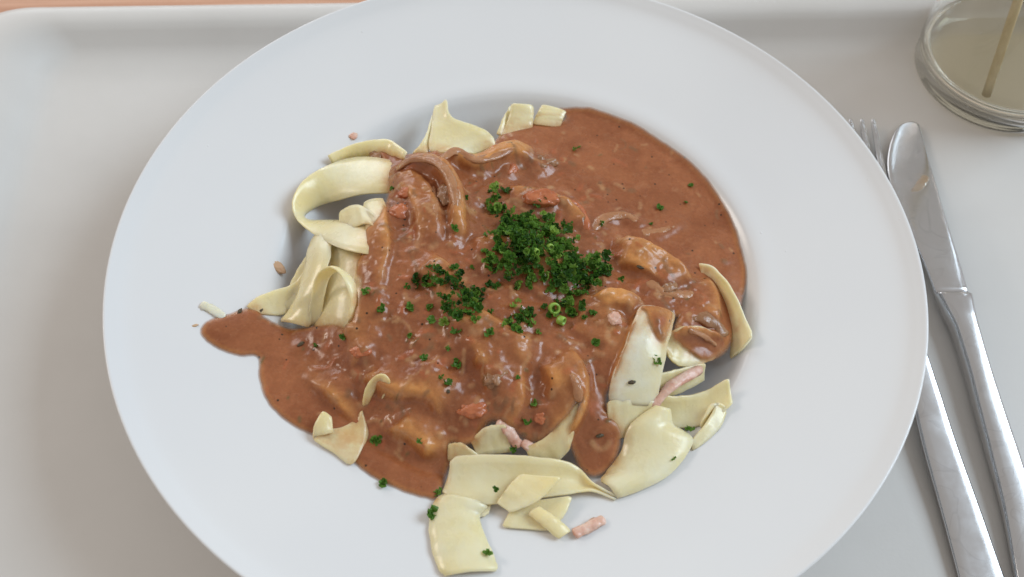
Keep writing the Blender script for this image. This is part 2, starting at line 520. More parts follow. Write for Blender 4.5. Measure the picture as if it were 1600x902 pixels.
def vnoise(scale_mm, seed):
    g = np.random.default_rng(seed)
    nx_, ny_ = int(len(GX) * STEP * 1000 / scale_mm) + 4, int(len(GY) * STEP * 1000 / scale_mm) + 4
    T = g.uniform(-1, 1, (ny_, nx_))
    x = (XX - GX[0]) * 1000 / scale_mm + 1; y = (YY - GY[0]) * 1000 / scale_mm + 1
    i, j = x.astype(int), y.astype(int); u, w = x - i, y - j
    u = u * u * u * (u * (6 * u - 15) + 10); w = w * w * w * (w * (6 * w - 15) + 10)
    i = np.minimum(i, nx_ - 2); j = np.minimum(j, ny_ - 2)
    return (T[j, i] * (1 - u) + T[j, i + 1] * u) * (1 - w) + (T[j + 1, i] * (1 - u) + T[j + 1, i + 1] * u) * w


NOODLE_GROUP = "wide flat noodles on the plate"
RIB = []   # (grid, label, material, coated)


def rib(label, A, B, bow=0.0, coat=False, mat=None, show=True, base='heap', n=30, th=0.9, wav=0.3):
    G = ribbon_grid(A, B, n=n, bow=bow, base=base, wav=wav)
    if coat or not show: splat(G, th)
    if show:
        V, F = ribbon_mesh(G, th)
        o = centred("noodle", V, F, mat or M_NOODLE)
        tag(o, label, "noodle", NOODLE_GROUP)


def hidden(pts, width, bow=1.5, k=0.42):
    """A noodle wholly under the sauce: only its relief is wanted. pts (px, py, h); width in mm."""
    C = spline([on0(a_, b_, c_ * k) for a_, b_, c_ in pts], 30)
    t = np.gradient(C, axis=0); t /= np.linalg.norm(t, axis=1, keepdims=True)
    s = np.cross(t, np.array([0, 0, 1.0])); s /= np.linalg.norm(s, axis=1, keepdims=True)
    v = np.linspace(-1, 1, 9)
    G = C[:, None, :] + s[:, None, :] * (v * width / 2000)[None, :, None]
    s_ = np.linspace(0, 1, 30)[:, None]
    G[:, :, 2] -= 0.0045 * (np.exp(-(s_ / 0.13) ** 2) + np.exp(-((1 - s_) / 0.13) ** 2))
    G[:, :, 2] += (bow / 1000 * (1 - v ** 2))[None, :] * 0.55 - bow / 2000
    splat(G)


#@RIBBONS
rib("noodle looping round at the far left of the heap beside the small upper fold",
    [(640, 262, -3), (605, 250, 1), (560, 247, 3), (520, 256, 4), (478, 281, 5), (459, 312, 5), (463, 340, 4), (488, 362, 3), (528, 385, 3), (572, 397, 3), (610, 402, -1)],
    [(645, 300, -5), (606, 301, -2), (570, 303, -1), (535, 311, -1), (503, 319, -1), (480, 332, -1), (478, 343, -2), (496, 346, -2), (530, 345, -1), (570, 348, 0), (610, 360, -3)], bow=0.6)
rib("small curled noodle fold at the upper left edge of the heap",
    [(512, 243, 3), (540, 231, 5), (575, 222, 6), (608, 220, 5), (636, 238, 3)],
    [(519, 259, 0), (546, 250, 0), (580, 247, 0), (610, 246, 0), (632, 252, 0)], bow=-0.8)
rib("noodle with a pointed tip standing up at the far edge of the heap",
    [(697, 155, 11), (705, 182, 8), (740, 196, 6), (765, 209, 4), (775, 228, 1)],
    [(679, 167, 8), (674, 200, 5), (671, 234, 1), (700, 240, 0), (740, 243, -2)], bow=0.8)
rib("narrow shaded noodle standing just behind the pointed noodle",
    [(675, 180, 7), (668, 205, 5), (655, 228, 2), (645, 240, 0)],
    [(682, 185, 3), (676, 212, 1), (668, 238, 0), (660, 246, -2)])
rib("short upright noodle at the far rim, wider of the two beside the sauce pool",
    [(800, 162, 7), (797, 180, 4), (790, 200, 1), (778, 216, -1)],
    [(832, 165, 6), (832, 186, 3), (828, 205, 0), (815, 220, -2)], bow=0.6)
rib("short noodle end tilted over the sauce pool at the far rim",
    [(847, 164, 4), (841, 178, 3), (833, 195, 1)],
    [(883, 174, 3), (880, 184, 2.5), (874, 200, 0)], bow=0.4)
rib("dark side of a folded noodle behind the short upright noodle",
    [(797, 166, 4), (789, 182, 3), (776, 210, 0)], [(806, 172, 1), (800, 190, 0), (792, 214, -1)])
rib("rounded noodle knob tucked under the left loop",
    [(530, 352, -1), (532, 332, 2), (548, 322, 3), (566, 322, 3), (585, 335, 3)],
    [(548, 385, -2), (550, 362, 0), (562, 350, 2), (578, 350, 3), (598, 368, 3)], bow=0.5)
rib("noodle sliding down from the left loop into the sauce, orange at its right edge",
    [(567, 318, 2.5), (572, 350, 1.6), (568, 390, 1.0), (556, 425, 0.5), (552, 470, 0), (550, 510, -1)],
    [(600, 310, 2.5), (606, 350, 1.8), (610, 390, 1.4), (600, 430, 1), (592, 470, 0.2), (590, 510, -1)], bow=0.8, coat=True)
rib("long noodle running down the left side from the loop to the sauce",
    [(492, 366, 0), (484, 385, 2), (477, 412, 2), (465, 460, 2), (452, 485, 1), (437, 503, 0)],
    [(520, 372, 0), (517, 392, 2), (511, 420, 2), (496, 455, 2), (488, 480, 1), (484, 512, 0)], bow=1.4)
rib("noodle bent into an open arch at the left, its cut edge facing the camera",
    [(478, 512, 0), (487, 468, 3), (495, 434, 7), (515, 417, 10), (536, 434, 9), (547, 464, 6), (544, 505, 2)],
    [(500, 505, -3), (505, 465, 0), (512, 437, 3), (528, 424, 5), (546, 432, 5), (558, 458, 3), (556, 500, 0)], bow=0.5)
rib("shaded noodle lying flat inside the gap behind the arch noodle",
    [(500, 372, -1), (530, 385, -1), (572, 395, 0.5)], [(486, 508, -2.2), (522, 512, -1.6), (562, 508, -0.4)])
rib("leaf shaped noodle end resting low on the left rim above the sauce tongue",
    [(386, 479, 1), (405, 464, 1.5), (430, 453, 2), (458, 444, 2), (475, 425, 1)],
    [(398, 490, 0), (418, 490, 0), (440, 490, 0), (458, 482, -1), (475, 465, -1)], bow=0.5)
rib("pale noodle strip leaning against the left side of the long noodle",
    [(480, 400, -1), (466, 422, 0), (454, 445, 1), (444, 478, 1)],
    [(490, 405, -2), (480, 430, -2), (470, 455, -1), (455, 492, -1)])

rib("noodle curving along the right side of the well with a clean cut end",
    [(1092, 412, 3), (1115, 418, 5), (1136, 440, 7), (1153, 468, 7), (1166, 500, 6), (1177, 526, 4)],
    [(1096, 432, 1), (1112, 440, 1), (1127, 462, 1), (1138, 500, 0), (1143, 535, -1), (1140, 562, -2)], bow=0.8, mat=M_NOODLE)
rib("bulging noodle below the mushroom slice at the right, half coated in sauce",
    [(1042, 522, 3), (1070, 512, 5), (1100, 512, 5), (1125, 525, 3)],
    [(1044, 558, 0), (1062, 572, -1), (1090, 570, -1), (1118, 560, -2)], bow=2.5, coat=True)
rib("broad pale noodle standing upright right of centre with sauce on its top corner",
    [(1000, 478, 6), (988, 505, 6), (974, 545, 5), (958, 585, 3), (950, 630, 1)],
    [(1056, 490, 5), (1049, 515, 5), (1041, 545, 4), (1034, 588, 3), (1026, 635, 1)], bow=1.3, coat=True, mat=M_NOODLE_PALE)
rib("shaded noodle under the pink ham strip at the right",
    [(1030, 585, 0), (1060, 578, 0), (1102, 568, 0)], [(1030, 620, -2), (1060, 614, -3), (1100, 596, -4)], bow=0.4)
rib("noodle with a square end pointing up at the lower right of the well",
    [(1030, 618, 2), (1060, 620, 2), (1100, 613, 3), (1139, 591, 6)],
    [(1030, 670, 0), (1062, 668, 0), (1105, 660, 0), (1145, 631, 2)], bow=1.6)
rib("noodle end folded into a small closed loop at the lower right",
    [(1078, 692, 1), (1098, 668, 2), (1112, 646, 2.5), (1116, 634, 3), (1108, 634, 4), (1098, 654, 2), (1094, 668, 0)],
    [(1082, 704, 0), (1110, 684, 0), (1127, 664, 0), (1135, 640, 1), (1124, 630, 3), (1112, 640, 1), (1104, 664, -2)], bow=0.2)
rib("broad noodle sheet folded over at the lower right of the heap",
    [(1022, 634, 3), (985, 664, 3), (971, 705, 2), (950, 735, 1.5), (938, 752, 1.2)],
    [(1048, 640, 3), (1052, 665, 3), (1082, 690, 1.5), (1040, 745, 1), (965, 780, 0.8)], bow=2.2)
rib("pale noodle band crossing beneath the lower tip of the broad upright noodle",
    [(948, 628, 1.5), (985, 626, 2), (1030, 628, 2)], [(952, 690, 0), (985, 680, 1), (1015, 672, 1)], bow=0.4)

rib("wide noodle lying across the bottom of the heap and tapering to the right",
    [(704, 719, 5), (725, 713, 6), (795, 712, 7), (850, 716, 7), (886, 722, 6), (908, 735, 4.5), (928, 757, 3), (963, 775, 1.5)],
    [(690, 772, 1.5), (735, 785, 2), (778, 788, 2), (835, 780, 2.5), (875, 775, 2.5), (905, 770, 2.5), (930, 769, 1.5), (962, 781, 0.8)], bow=1.9, base='heap')
rib("small diagonal noodle piece lying on the wide bottom noodle",
    [(777, 787, 3.5), (795, 760, 6), (813, 741, 8), ], [(797, 801, 3), (838, 783, 5), (878, 746, 8)], bow=0.3, base='heap')
rib("yellow noodle piece below the wide bottom noodle, lying on the rim",
    [(786, 824, 0.8), (799, 800, 1.5), (812, 785, 1.5)], [(858, 829, 1.2), (880, 806, 2), (893, 775, 3)], bow=0.4)
rib("little stub of noodle at the bottom, lying across the yellow piece",
    [(826, 803, 3), (845, 818, 3), (874, 842, 1)], [(842, 792, 3.5), (864, 806, 3.5), (892, 830, 1)], bow=0.5)
rib("noodle hanging down over the near rim at the bottom of the plate",
    [(690, 772, 1.5), (677, 790, 1.2), (671, 827, 1), (677, 865, 0.9), (691, 901, 0.9)],
    [(764, 790, 1.5), (750, 806, 1.4), (755, 828, 1.2), (767, 857, 1), (780, 892, 0.9)], bow=1.6)
rib("corner of a noodle poking out right beside the top of the hanging noodle",
    [(735, 780, 0.8), (750, 784, 0.8), (768, 788, 0.8)], [(735, 806, 0.7), (752, 808, 0.7), (764, 802, 0.7)])
rib("noodle curled up at its left end on the lower left rim",
    [(517, 651, 4), (503, 645, 5), (492, 668, 3), (508, 672, 1.8), (535, 668, 2), (556, 655, 2.5), (566, 640, 2.5)],
    [(521, 676, 2.5), (508, 678, 3), (490, 686, 1.5), (520, 706, 0.8), (548, 724, 0.8), (566, 702, 1.2), (576, 680, 1.5)], bow=0.2)
rib("small bent noodle edge sticking up out of the sauce at the lower left",
    [(566, 634, 2), (573, 606, 4.5), (589, 587, 6.5), (606, 590, 6), (610, 606, 4)],
    [(572, 640, 0), (582, 618, 2), (592, 600, 4), (602, 606, 4), (596, 624, 2)], bow=0.2)
rib("pale noodle end showing below the sauce at the bottom centre",
    [(735, 690, 1), (760, 668, 2), (790, 664, 2)], [(745, 712, 0), (775, 708, 0), (800, 706, 0)], bow=0.5)
rib("white noodle wedge between two sauce streams at the bottom",
    [(905, 625, 4), (880, 655, 3), (850, 685, 2), (820, 700, 1)], [(892, 690, 1), (885, 705, 1), (860, 720, 0), (830, 720, 0)], bow=0.6)
rib("noodle corner beside the orange patch above the wide bottom noodle",
    [(700, 694, 2), (722, 694, 2.5), (748, 712, 1.5)], [(700, 720, 1), (720, 722, 1), (742, 724, 1)])

# noodles the sauce wholly covers
hidden([(620, 262, 4), (650, 250, 7), (688, 258, 8), (710, 290, 7), (716, 335, 5), (712, 390, 3)], 5, 1.0, k=0.85)
hidden([(600, 290, 2), (640, 285, 3), (668, 330, 3), (672, 400, 1)], 9, k=0.85)
hidden([(690, 255, 5), (715, 240, 7), (745, 252, 5), (800, 232, 7), (850, 245, 3)], 7, k=0.85)
hidden([(560, 420, 2), (575, 470, 4), (560, 530, 2), (520, 570, 0)], 12)
hidden([(640, 400, 1), (690, 430, 2.5), (720, 480, 2.5), (730, 540, 1)], 9)
hidden([(960, 385, 6), (1000, 395, 7), (1040, 420, 5), (1075, 460, 2)], 12, k=0.85)
hidden([(925, 480, 3), (952, 463, 6), (980, 467, 6), (1010, 482, 3)], 6, k=0.85)
hidden([(880, 480, 2), (930, 500, 3), (960, 540, 3), (940, 600, 2)], 15)
hidden([(720, 560, 3), (745, 540, 4), (780, 560, 4), (790, 620, 3), (760, 660, 2)], 12)
hidden([(860, 540, 2), (890, 590, 5), (880, 640, 3), (840, 670, 2)], 12, k=0.85)
hidden([(690, 480, 2), (740, 500, 4), (800, 540, 4), (850, 560, 3)], 9)
hidden([(580, 560, 2), (620, 590, 3), (680, 600, 4), (720, 650, 3)], 11)
hidden([(620, 640, 3), (660, 660, 4), (690, 690, 4), (700, 720, 2)], 13)
hidden([(950, 640, 1), (960, 690, 1), (930, 735, 0.5)], 10)
hidden([(780, 300, 3), (830, 310, 4), (880, 330, 3), (910, 370, 2)], 9)
hidden([(1080, 430, 2), (1100, 470, 3), (1095, 500, 3)], 11)
hidden([(720, 400, 3), (790, 400, 4), (850, 430, 4), (900, 460, 3)], 16)
hidden([(780, 700, 0), (740, 690, 2), (700, 700, 3)], 10)
hidden([(440, 540, 0), (480, 560, 1), (540, 600, 1), (600, 660, 1)], 14)
#@ENDRIBBONS

# ------------------------------------------------------------------ sauce
R0 = np.maximum(BASE, RAS)
for _ in range(1):   # close pin holes of the raster
    Q = np.pad(R0, 1, mode='edge')
    mx = np.max([Q[a:a + R0.shape[0], b:b + R0.shape[1]] for a in range(3) for b in range(3)], 0)
    R0 = np.maximum(R0, np.minimum(mx, blur(R0, 1.2)))
HS = blur(np.maximum(R0, blur(R0, 2.6) - 0.0007), 0.65)


def sample(Z):
    def f(x, y):
        u = np.clip((np.asarray(x) - GX[0]) / STEP, 0, len(GX) - 1.001); w = np.clip((np.asarray(y) - GY[0]) / STEP, 0, len(GY) - 1.001)
        i, j = u.astype(int), w.astype(int); u, w = u - i, w - j
        return (Z[j, i] * (1 - u) + Z[j, i + 1] * u) * (1 - w) + (Z[j + 1, i] * (1 - u) + Z[j + 1, i + 1] * u) * w
    return f


fHS = sample(HS)
heapness = np.clip((HS - POOL - 0.0012) / 0.006, 0, 1) * np.clip((BASE - np.maximum(Zp(XX, YY), POOL)) / 0.003, 0, 1)
LUMP = 0.0008 * vnoise(10, 1) + 0.00055 * vnoise(5, 2) + 0.00028 * vnoise(2.2, 3) + 0.00010 * vnoise(1.1, 4)
LUMP = LUMP * (0.10 + 0.90 * blur(heapness, 2.0))

#@SAUCE
SAUCE_OUT = [(872, 168), (905, 166), (945, 174), (995, 194), (1045, 224), (1090, 260), (1127, 305), (1152, 355), (1165, 405), (1167, 440), (1160, 475),
             (1150, 510), (1140, 545), (1122, 562), (1100, 566), (1082, 556), (1062, 540), (1050, 520), (1056, 498), (1048, 516), (1040, 538), (1024, 530), (1012, 505), (1004, 488), (996, 492), (992, 514), (978, 550), (965, 583), (954, 607), (948, 628), (962, 655), (972, 680),
             (965, 715), (948, 738), (928, 746), (908, 738), (894, 712), (886, 680), (897, 650), (906, 625), (899, 634), (880, 661), (853, 690), (829, 697), (800, 676), (776, 664), (760, 668),
             (742, 692), (722, 697), (706, 697), (712, 712), (702, 735), (694, 765), (680, 783), (655, 779), (615, 765), (580, 748), (556, 730), (530, 705), (500, 688),
             (465, 672), (433, 650), (412, 622), (402, 590), (400, 560), (375, 559), (345, 549), (320, 533), (311, 517), (322, 501), (352, 491), (385, 480), (405, 484),
             (420, 496), (440, 508), (480, 510), (520, 506), (546, 502), (556, 475), (562, 445), (556, 425), (560, 395), (566, 366), (580, 350), (594, 330), (604, 305), (604, 280), (596, 258), (578, 240),
             (592, 230), (625, 242), (655, 238), (690, 236), (730, 238), (766, 226), (788, 207), (825, 191), (872, 190), (882, 182)]
#@ENDSAUCE
pw = np.array([march(x, y, fHS) for x, y in SAUCE_OUT])[:, :2]
pc = spline(np.vstack([pw, pw[:1]]), 700)[:-1]
wob = np.convolve(np.random.default_rng(8).normal(0, 1, 760), np.ones(7) / 7, 'same')[30:30 + len(pc)] * 0.0004
nrm = np.roll(pc, -1, 0) - np.roll(pc, 1, 0); nrm = np.stack([nrm[:, 1], -nrm[:, 0]], 1); nrm /= np.linalg.norm(nrm, axis=1, keepdims=True) + 1e-9
pc = pc + nrm * wob[:, None]


def in_poly(x, y, P):
    c = np.zeros(np.shape(x), bool); Q = np.roll(P, -1, 0)
    for (x0, y0), (x1, y1) in zip(P, Q):
        if y0 == y1: continue
        k = ((y0 > y) != (y1 > y)) & (x < (x1 - x0) * (y - y0) / (y1 - y0) + x0)
        c ^= k
    return c


inside = in_poly(XX, YY, pc)
D = np.full(XX.shape, 0.02); NEAR = np.zeros(XX.shape + (2,))
for k in range(len(pc)):
    a = pc[k]; b = pc[(k + 1) % len(pc)]; e = b - a; l2 = e @ e + 1e-15
    bx0, bx1 = min(a[0], b[0]) - .0075, max(a[0], b[0]) + .0075; by0, by1 = min(a[1], b[1]) - .0075, max(a[1], b[1]) + .0075
    i0, i1 = np.searchsorted(GX, (bx0, bx1)); j0, j1 = np.searchsorted(GY, (by0, by1))
    if i1 <= i0 or j1 <= j0: continue
    sx, sy = XX[j0:j1, i0:i1], YY[j0:j1, i0:i1]
    t = np.clip(((sx - a[0]) * e[0] + (sy - a[1]) * e[1]) / l2, 0, 1)
    qx, qy = a[0] + t * e[0], a[1] + t * e[1]; d = np.hypot(sx - qx, sy - qy)
    sub = D[j0:j1, i0:i1]; mk = d < sub
    sub[mk] = d[mk]; nn = NEAR[j0:j1, i0:i1]; nn[mk] = np.stack([qx, qy], -1)[mk]

w_ = 0.0075
prof_ = np.clip(D / w_, 0, 1) ** 0.8 * (1.6 - 0.6 * np.clip(D / w_, 0, 1))
THK = 0.0009 + 0.0007 * blur(np.clip((HS - POOL) / 0.002, 0, 1), 2.0)
TOP = HS + THK * prof_ + LUMP * np.clip(D / 0.006, 0, 1)
TOP = np.maximum(TOP, blur(HS, 0.6) + 0.0006 * prof_)
edge_z = HS - 0.0003
TOP0 = np.maximum(np.where(inside, TOP, -1.0), R0)
fTOP = sample(TOP0)
MOUND = np.zeros(XX.shape)


def mound(x, y, amp, r):
    i0, i1 = np.searchsorted(GX, (x - 3 * r, x + 3 * r)); j0, j1 = np.searchsorted(GY, (y - 3 * r, y + 3 * r))
    if i1 <= i0 or j1 <= j0: return
    q = ((XX[j0:j1, i0:i1] - x) ** 2 + (YY[j0:j1, i0:i1] - y) ** 2) / (r * r)
    MOUND[j0:j1, i0:i1] = np.maximum(MOUND[j0:j1, i0:i1], amp * np.exp(-q ** 1.3))


def on_top(px, py, h=0.0):
    return march(px, py, fTOP, h / 1000)


# ------------------------------------------------------------------ lumps in the sauce
import bmesh
from mathutils import noise as mnoise


def blob(name, px, py, size, mat, label, cat, rz=0.0, sink=0.35, h=0, seed=0, rough=0.28, group=None, tilt=0.0, square=0.0, on=None):
    """An uneven lump of food. size in mm (x, y, z)."""
    bm = bmesh.new(); bmesh.ops.create_icosphere(bm, subdivisions=4, radius=1)
    off = Vector((seed * 3.1, seed * 1.7, seed * 0.9))
    for v_ in bm.verts:
        p = v_.co.normalized()
        if square: 
            q = Vector([math.copysign(abs(c_) ** (1 - square), c_) for c_ in p]); p = q
        k = 1 + rough * mnoise.noise(p * 1.6 + off) + rough * 0.5 * mnoise.noise(p * 4 + off)
        v_.co = Vector((p.x * size[0] / 2000, p.y * size[1] / 2000, p.z * size[2] / 2000)) * k
    me_ = bpy.data.meshes.new(name); bm.to_mesh(me_); bm.free()
    me_.polygons.foreach_set('use_smooth', [True] * len(me_.polygons))
    P = (on or on_top)(px, py, h)
    if on is None: mound(P[0], P[1], size[2] / 1000 * 0.55, (size[0] + size[1]) / 2000 * 0.55)
    o = link(name, me_, mat, None, (P[0], P[1], P[2] + size[2] / 1000 * (0.5 - sink)))
    o.rotation_euler = (tilt, 0, rz)
    return tag(o, label, cat, group)


def up1(C):
    return np.vstack([C, (C[1:] + C[:-1]) / 2])


def strip(name, pts, width, thick, mat, label, cat, group=None, fn=None, taper=0.3, seed=0, flat=1.0):
    """A strand of food with an uneven oval section; pts (px, py, h mm)."""
    fn = fn or on_top
    n, k = 26, 12
    C = spline([fn(*p) for p in pts], n); g = np.random.default_rng(seed + 40)
    if fn is on_top:
        for c_ in up1(C): mound(c_[0], c_[1], thick / 1000 * 0.62, width / 1000 * 0.8)
    t = np.gradient(C, axis=0); t /= np.linalg.norm(t, axis=1, keepdims=True)
    s = np.cross(t, np.array([0, 0, 1.0])); s /= np.linalg.norm(s, axis=1, keepdims=True); nn = np.cross(s, t)
    V = []
    wv = 1 + 0.22 * np.convolve(g.normal(0, 1, n + 8), np.ones(5) / 5, 'valid')[:n]
    for i in range(n):
        e_ = i / (n - 1); q = min(e_, 1 - e_) * 9
        f_ = wv[i] * (math.sqrt(max(0.0, 1 - (1 - min(1, q)) ** 2)) * (1 - 0.0) + 0.02)
        for j in range(k):
            a = 2 * math.pi * j / k
            rr_ = 1 + 0.13 * math.sin(3 * a + e_ * 9 + seed) + 0.08 * math.sin(5 * a - e_ * 17 + seed)
            V.append(C[i] + s[i] * math.cos(a) * width / 2000 * f_ * rr_ + nn[i] * (math.sin(a) * thick / 2000 * f_ * rr_))
    F = []
    for i in range(n - 1):
        for j in range(k):
            r = (j + 1) % k; F.append((i * k + j, i * k + r, i * k + k + r, i * k + k + j))
    F.append(tuple(range(k - 1, -1, -1))); F.append(tuple((n - 1) * k + j for j in range(k)))
    o = centred(name, V, F, mat)
    return tag(o, label, cat, group)


TG, OG, MG, HG = "tomato pieces in the sauce", "onion slices in the sauce", "mushroom pieces in the sauce", "ham strips among the noodles"
blob("tomato_piece", 843, 314, (13, 7, 6), M_TOMATO, "largest coral tomato piece right behind the parsley heap", "tomato", 0.1, 0.40, h=0.7, seed=1, square=0.3, group=TG)
blob("tomato_piece", 625, 332, (7, 7, 4), M_TOMATO, "bright orange red tomato piece near the left loop of noodle", "tomato", 0.5, 0.45, h=0.8, seed=2, group=TG)
blob("tomato_piece", 797, 268, (7, 5, 4), M_TOMATO, "tomato piece between the far sauce fold and the parsley", "tomato", 0.9, 0.5, h=0.6, seed=3, group=TG)
blob("tomato_piece", 740, 640, (9, 6, 4), M_TOMATO, "reddish tomato piece in the sauce at the lower centre", "tomato", 0.2, 0.5, h=0.6, seed=4, group=TG)
blob("tomato_piece", 846, 648, (6, 5, 3), M_TOMATO, "small red tomato piece beside the white noodle wedge", "tomato", 1.2, 0.5, seed=5, group=TG)
blob("tomato_piece", 565, 548, (7, 5, 3), M_TOMATO, "small dull tomato piece in the sauce at the left", "tomato", 0.2, 0.55, seed=6, group=TG)
strip("tomato_skin", [(878, 312, 0.3), (902, 322, 0.6), (914, 345, 0.4), (918, 365, 0)], 2.6, 1.8, M_TOMATO, "thin curled strip of tomato skin right of the parsley heap", "tomato", TG, seed=7)
strip("onion_slice", [(618, 266, 0.2), (645, 249, 0.8), (682, 254, 0.9), (706, 284, 0.7), (714, 330, 0.3)], 3.2, 2.0, M_ONION, "long curved onion slice arching over the upper left of the sauce", "onion", OG, seed=1)
strip("onion_slice", [(676, 290, 0.2), (680, 330, 0.5), (677, 372, 0.1)], 2.4, 1.6, M_ONION, "straight glossy onion strip inside the curve of the long onion slice", "onion", OG, seed=2)
strip("onion_slice", [(925, 362, 0.2), (945, 342, 0.6), (975, 337, 0.6), (998, 350, 0.3)], 4, 1.8, M_ONION, "pale onion slice lying in the pool right of the parsley heap", "onion", OG, seed=3)
strip("onion_slice", [(1000, 366, 0.1), (1035, 362, 0.3), (1058, 345, 0.1)], 4, 1.3, M_ONION, "thin onion slice farthest right in the sauce pool", "onion", OG, seed=4)
strip("onion_slice", [(1010, 438, 0.3), (1030, 455, 0.8), (1060, 462, 0.9), (1086, 462, 0.4)], 4.5, 2.4, M_ONION, "glossy onion slice above the broad upright noodle", "onion", OG, seed=5)
strip("onion_slice", [(690, 250, 0.2), (712, 236, 0.8), (742, 250, 0.6), (772, 245, 0.6), (802, 231, 0.6)], 3.5, 1.8, M_ONION, "wavy onion slice at the far edge of the heap", "onion", OG, seed=6)
strip("onion_slice", [(885, 575, 0.2), (900, 600, 0.6), (906, 630, 0.2)], 2.6, 1.8, M_ONION, "glossy onion strip at the lower right of the sauce", "onion", OG, seed=7)
blob("mushroom_piece", 842, 258, (12, 8, 5), M_MUSHROOM, "grey brown mushroom piece at the edge of the sauce pool", "mushroom", 0.2, 0.5, seed=8, group=MG, rough=0.5)
blob("mushroom_piece", 592, 248, (7, 6, 4), M_MUSHROOM, "brown mushroom piece on the left loop of noodle", "mushroom", -0.5, 0.4, seed=9, group=MG, rough=0.4)
blob("mushroom_piece", 775, 590, (8, 6, 3.5), M_MUSHROOM, "mushroom piece in the sauce below the parsley", "mushroom", 0.7, 0.5, seed=10, group=MG, rough=0.5)
blob("mushroom_piece", 1040, 446, (9, 6, 3.5), M_MUSHROOM, "mushroom piece behind the glossy onion slice at the right", "mushroom", 0.4, 0.5, seed=11, group=MG, rough=0.5)
blob("mushroom_piece", 700, 305, (7, 9, 3), M_MUSHROOM, "flat mushroom piece under the long curved onion slice", "mushroom", 0.1, 0.5, seed=12, group=MG, rough=0.5)
strip("mushroom_slice", [(1068, 500, 0.4), (1095, 498, 1.0), (1118, 508, 1.0), (1128, 530, 0.3)], 4.5, 2.6, M_MUSHROOM, "curved mushroom slice draped over the bulging noodle at the right", "mushroom", MG, seed=9)
strip("mushroom_slice", [(1074, 514, 0.4), (1098, 524, 0.9), (1120, 540, 0.2)], 2.6, 1.8, M_ONION, "narrow onion strip lying under the curved mushroom slice", "onion", OG, seed=10)
blob("meat_piece", 640, 300, (8, 5, 3.5), M_TOMATO, "small reddish lump beside the long curved onion slice", "tomato", 0.4, 0.5, seed=14, group=TG)
blob("meat_piece", 960, 500, (4, 4.5, 3), M_HAM, "tiny pink ham cube in the sauce left of the broad upright noodle", "ham", 0.4, 0.3, seed=15, group=HG, square=0.3)

strip("ham_strip", [(1017, 638, 1.5), (1040, 612, 2.0), (1066, 592, 2.0), (1098, 574, 1)], 3.4, 1.9, M_HAM, "long pink ham strip lying across the noodles at the right", "ham", HG, fn=on0, seed=1)
strip("ham_strip", [(776, 658, 1.0), (796, 674, 1.2), (812, 700, 0.6)], 3.6, 1.6, M_HAM, "pink ham strip hanging from the sauce at the bottom centre", "ham", HG, seed=2)
strip("ham_strip", [(815, 690, 0.8), (832, 702, 1.0), (846, 714, 0.6)], 3.4, 1.6, M_HAM, "short ham piece next to the hanging ham strip", "ham", HG, seed=3)
strip("ham_strip", [(896, 836, 1.2), (918, 824, 1.2), (946, 811, 1.0)], 3.3, 1.5, M_HAM, "ham piece alone on the near rim of the plate", "ham", HG, fn=onp, seed=4)
blob("crumb", 435, 418, (7.0, 3.4, 1.4), M_CRUMB, "tan crumb on the left wall of the plate well", "crumb", -0.75, 0.25, seed=20, on=onp)
blob("tomato_crumb", 552, 213, (3.5, 3.5, 1.0), M_HAM, "small orange speck on the rim above the upper left fold", "crumb", 0, 0.3, seed=21, on=onp)
strip("onion_shred", [(314, 474, 0.5), (328, 482, 0.6), (352, 496, 0.5)], 3.2, 1.0, M_NOODLE_PALE, "pale shred of noodle lying behind the sauce tongue on the left rim", "noodle scrap", None, fn=onp, seed=6)
blob("tomato_crumb", 305, 509, (2.2, 1.0, 0.5), M_CRUMB, "faint brown speck left of the sauce tongue", "crumb", 0.3, 0.3, seed=22, on=onp)

# small bits of onion, tomato, mushroom and herb under a film of sauce
gb = np.random.default_rng(77)
BITC = np.zeros(XX.shape + (3,)); BITF = np.zeros(XX.shape)
KINDS = [((0.50, 0.27, 0.13), 0.55), ((0.45, 0.125, 0.05), 0.5), ((0.22, 0.115, 0.055), 0.7), ((0.58, 0.34, 0.16), 0.5), ((0.12, 0.10, 0.035), 0.7)]
for _ in range(820):
    x, y = gb.uniform(-0.085, 0.078), gb.uniform(-0.080, 0.068)
    i_, j_ = int((x - GX[0]) / STEP), int((y - GY[0]) / STEP)
    w8 = heapness[j_, i_]
    if not inside[j_, i_] or gb.random() > 0.30 + 0.70 * w8: continue
    ln, wd_, am = gb.uniform(0.0004, 0.0032) * gb.choice((0.4, 0.7, 1.2)), gb.uniform(0.0005, 0.0013), gb.uniform(0.00010, 0.0007) * (0.35 + 0.65 * w8)
    a_, cv = gb.uniform(0, 6.28), gb.uniform(-200, 200)
    kc, kf = KINDS[gb.choice(5, p=(0.3, 0.2, 0.2, 0.2, 0.1))]
    if kc[0] < 0.2: ln *= 0.4; wd_ *= 0.6
    for q in np.linspace(-1, 1, 9):
        aa = a_ + cv * ln * q; x_, y_ = x + math.cos(aa) * ln * q, y + math.sin(aa) * ln * q
        mound(x_, y_, am, wd_)
        r = wd_ * 0.9
        i0, i1 = np.searchsorted(GX, (x_ - 2 * r, x_ + 2 * r)); j0, j1 = np.searchsorted(GY, (y_ - 2 * r, y_ + 2 * r))
        if i1 <= i0 or j1 <= j0: continue
        fq = kf * gb.uniform(0.6, 1) * np.exp(-(((XX[j0:j1, i0:i1] - x_) ** 2 + (YY[j0:j1, i0:i1] - y_) ** 2) / (r * r)) ** 1.6)
        mk = fq > BITF[j0:j1, i0:i1]
        BITF[j0:j1, i0:i1][mk] = fq[mk]; BITC[j0:j1, i0:i1][mk] = kc
TOP = TOP + blur(MOUND, 0.35) * np.clip(D / 0.002, 0, 1)
near_out = (~inside) & (D < STEP * 1.5)
